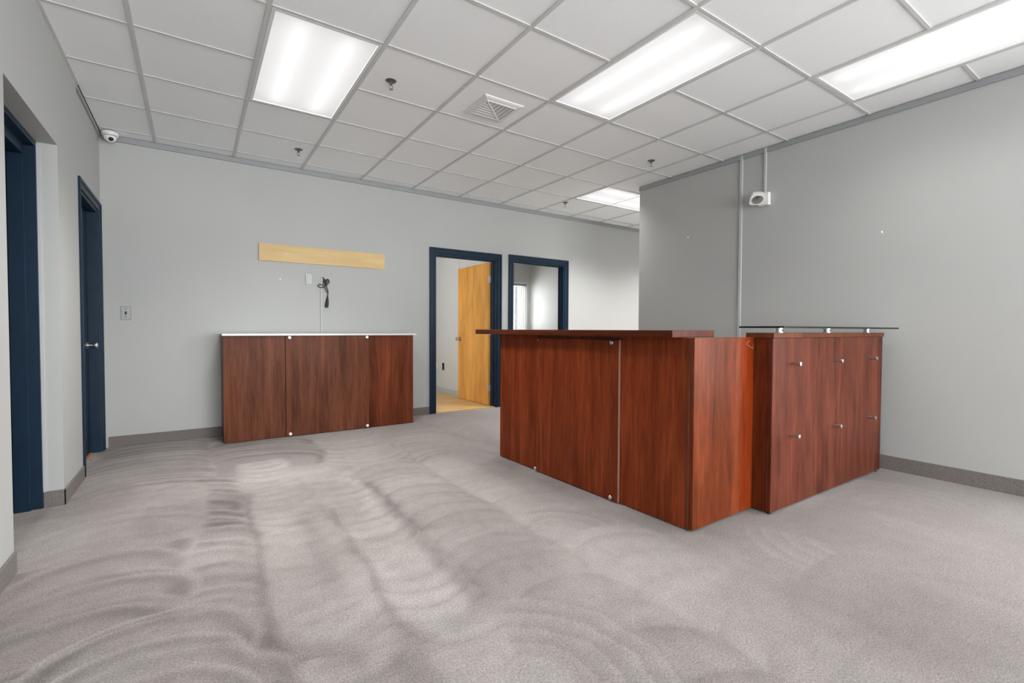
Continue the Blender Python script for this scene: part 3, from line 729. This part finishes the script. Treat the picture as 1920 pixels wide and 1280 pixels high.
# ------------------------------------------------------------------ ceiling fixtures
LL = ['bright fluorescent ceiling panel above the sideboard side of the room, left of the vent', 'bright fluorescent ceiling panel between the vent and the right wall',
      'bright fluorescent ceiling panel nearest the right wall, at the top right of the view', 'far fluorescent ceiling panel partly behind the right wall corner',
      'fluorescent ceiling panel behind the camera near the left wall', 'fluorescent ceiling panel behind the camera in mid room', 'fluorescent ceiling panel by the added front windows near the left wall', 'fluorescent ceiling panel by the added front windows near the right wall', 'unseen ceiling panel added to light the corridor behind the right wall', 'second unseen ceiling panel added to light the far end of the corridor']
def fixture(i, j, d, label, watts):
    nx, ny = (1, 2) if d == 'y' else (2, 1)
    L, Wd = 2 * T, T
    t = thing('ceiling_light', (gi(i) + nx * T / 2, gj(j) + ny * T / 2, CZ), label, 'ceiling light', 'recessed fluorescent panels', 0 if d == 'y' else PI / 2)
    hx, hy = Wd / 2 - .013, L / 2 - .013; f = .020
    bm = bmesh.new()
    box(bm, -hx, -hx + f, -hy, hy, -.001, .012, .001); box(bm, hx - f, hx, -hy, hy, -.001, .012, .001)
    box(bm, -hx + f, hx - f, -hy, -hy + f, -.001, .012, .001); box(bm, -hx + f, hx - f, hy - f, hy, -.001, .012, .001)
    obj('frame', bm, 'whitemetal', t)
    bm = bmesh.new()
    vs = [bm.verts.new(v) for v in ((-hx + f, -hy + f, .006), (hx - f, -hy + f, .006), (hx - f, hy - f, .006), (-hx + f, hy - f, .006))]; bm.faces.new(vs)
    obj('diffuser', bm, 'diffuser', t)
    bm = bmesh.new()
    box(bm, -hx, -hx + .004, -hy, hy, .0125, .10); box(bm, hx - .004, hx, -hy, hy, .0125, .10); box(bm, -hx, hx, -hy, -hy + .004, .0125, .10); box(bm, -hx, hx, hy - .004, hy, .0125, .10); box(bm, -hx, hx, -hy, hy, .10, .104)
    obj('housing', bm, 'reflector', t)
    for x in (-.135, .135):
        bm = bmesh.new(); cyl(bm, (x, -hy + .06, .060), (x, hy - .06, .060), .013, n=12); obj('fluorescent_tube', bm, 'tube', t, True)
    ld = bpy.data.lights.new('panel_light', 'AREA'); ld.shape = 'RECTANGLE'; ld.size = 2 * (hx - f); ld.size_y = 2 * (hy - f); ld.energy = watts; ld.color = (1, .985, .96); ld.spread = math.radians(118)
    lo = bpy.data.objects.new('panel_light', ld); C.objects.link(lo); lo.parent = t; lo.location = (0, 0, .003)
for (i, j, d), lab, wt in zip(LIGHT, LL, LAMP_W): fixture(i, j, d, lab, wt)

# ------------------------------------------------------------------ sprinklers
def sprinkler(loc, label):
    t = thing('fire_sprinkler', loc, label, 'sprinkler', 'ceiling fire sprinklers')
    bm = bmesh.new(); lathe(bm, (0, 0, .004), (0, 0, -1), [(.020, 0), (.037, .001), (.037, .004), (.030, .010), (.016, .012)], 24); obj('escutcheon', bm, 'sprk', t, True)
    bm = bmesh.new(); lathe(bm, (0, 0, -.008), (0, 0, -1), [(.010, 0), (.010, .014), (.007, .016), (.007, .022)], 14); obj('body', bm, 'sprk', t, True)
    bm = bmesh.new()
    for s in (-1, 1): tube(bm, [(s * .008, 0, -.026), (s * .013, 0, -.038), (s * .004, 0, -.054)], .0025, 6)
    obj('yoke', bm, 'sprkl', t, True)
    bm = bmesh.new(); lathe(bm, (0, 0, -.053), (0, 0, -1), [(.004, 0), (.014, .002), (.014, .0035)], 16); obj('deflector', bm, 'sprkl', t, True)
    return t
spk = sprinkler((1.117, 3.135, CZ + .0045), 'bronze fire sprinkler in the ceiling tile beside the vent')
for p, lab in (((.826, 4.804), 'bronze fire sprinkler in the ceiling near the back wall above the wooden board'), ((3.755, 3.148), 'bronze fire sprinkler in the ceiling near the right wall corner'), ((4.056, 4.803), 'bronze fire sprinkler in the far ceiling beside the distant light panel')):
    dup(spk, (p[0], p[1], CZ + .0045), lab)

# ------------------------------------------------------------------ air vent: two banks of louvres meeting on a diagonal
vt = thing('air_vent', (1.895, 3.090, CZ + .0045), 'white square ceiling air vent with two banks of louvres', 'air vent')
s0, s1 = .168, .118
bm = bmesh.new()
def ringprism(prof):
    rings = []
    for s, z in prof: rings.append([bm.verts.new((x * s, y * s, z)) for x, y in ((-1, -1), (1, -1), (1, 1), (-1, 1))])
    for A, B in zip(rings, rings[1:]):
        for k in range(4): bm.faces.new([A[k], A[(k + 1) % 4], B[(k + 1) % 4], B[k]])
ringprism([(s0, 0), (s0 - .004, -.006), (s0 - .022, -.012), (s1 + .012, -.014), (s1 + .002, -.020), (s1, -.020), (s1, -.001), (s0, 0)])
obj('vent_frame', bm, 'whitemetal', vt)
bx('backing', 'molding', -s1, s1, -s1, s1, -.004, -.001, vt)
bm = bmesh.new(); tube(bm, [(-s1, -s1, -.018), (s1, s1, -.018)], .004, 6); obj('divider', bm, 'whitemetal', vt)
ns = 7
for k in range(ns):
    q = -s1 + (k + .5) * 2 * s1 / ns; hw = .0085
    # bank A: slats parallel to X, between x=-s1 and the diagonal (y > x)
    for bank in (0, 1):
        L0 = -s1; L1 = q
        if bank == 0: P_ = [(L0, q - hw, -.0150), (L1, q - hw, -.0150), (L1, q + hw, -.020), (L0, q + hw, -.020)]
        else: P_ = [(q - hw, L0, -.0105), (q - hw, L1, -.0105), (q + hw, L1, -.020), (q + hw, L0, -.020)]
        if L1 - L0 < .01: continue
        bm = bmesh.new(); lo_ = [bm.verts.new(p) for p in P_]; hi_ = [bm.verts.new((p[0], p[1], p[2] + .0015)) for p in P_]
        bm.faces.new(lo_); bm.faces.new(hi_[::-1])
        for e in range(4): bm.faces.new([lo_[e], lo_[(e + 1) % 4], hi_[(e + 1) % 4], hi_[e]])
        obj('slat', bm, 'whitemetal', vt)

# ------------------------------------------------------------------ security camera in the corner
sc = thing('security_camera', (-.575, 5.285, CZ - .002), 'white dome security camera in the ceiling corner', 'camera')
bm = bmesh.new(); lathe(bm, (0, 0, 0), (0, 0, -1), [(.058, 0), (.060, .010), (.057, .026), (.050, .030)], 28); obj('mount_ring', bm, 'white', sc, True)
bm = bmesh.new(); lathe(bm, (0, 0, -.018), (0, 0, -1), [(.046 * math.cos(a), .046 * .95 * math.sin(a) + .018) for a in [k * PI / 2 / 9 for k in range(10)]], 28)
ball = obj('camera_ball', bm, 'white', sc, True)
dv = Vector((.22, -.85, -.55)).normalized(); ct = Vector((0, 0, -.040))
bm = bmesh.new(); lathe(bm, ct + dv * .036, dv, [(.026, 0), (.026, .008), (.019, .010)], 22); bz = obj('lens_ring', bm, 'white', ball, True)
bm = bmesh.new(); lathe(bm, ct + dv * .0455, dv, [(.018, 0), (.018, .0015), (.010, .0035)], 20); obj('lens', bm, 'black', ball, True)
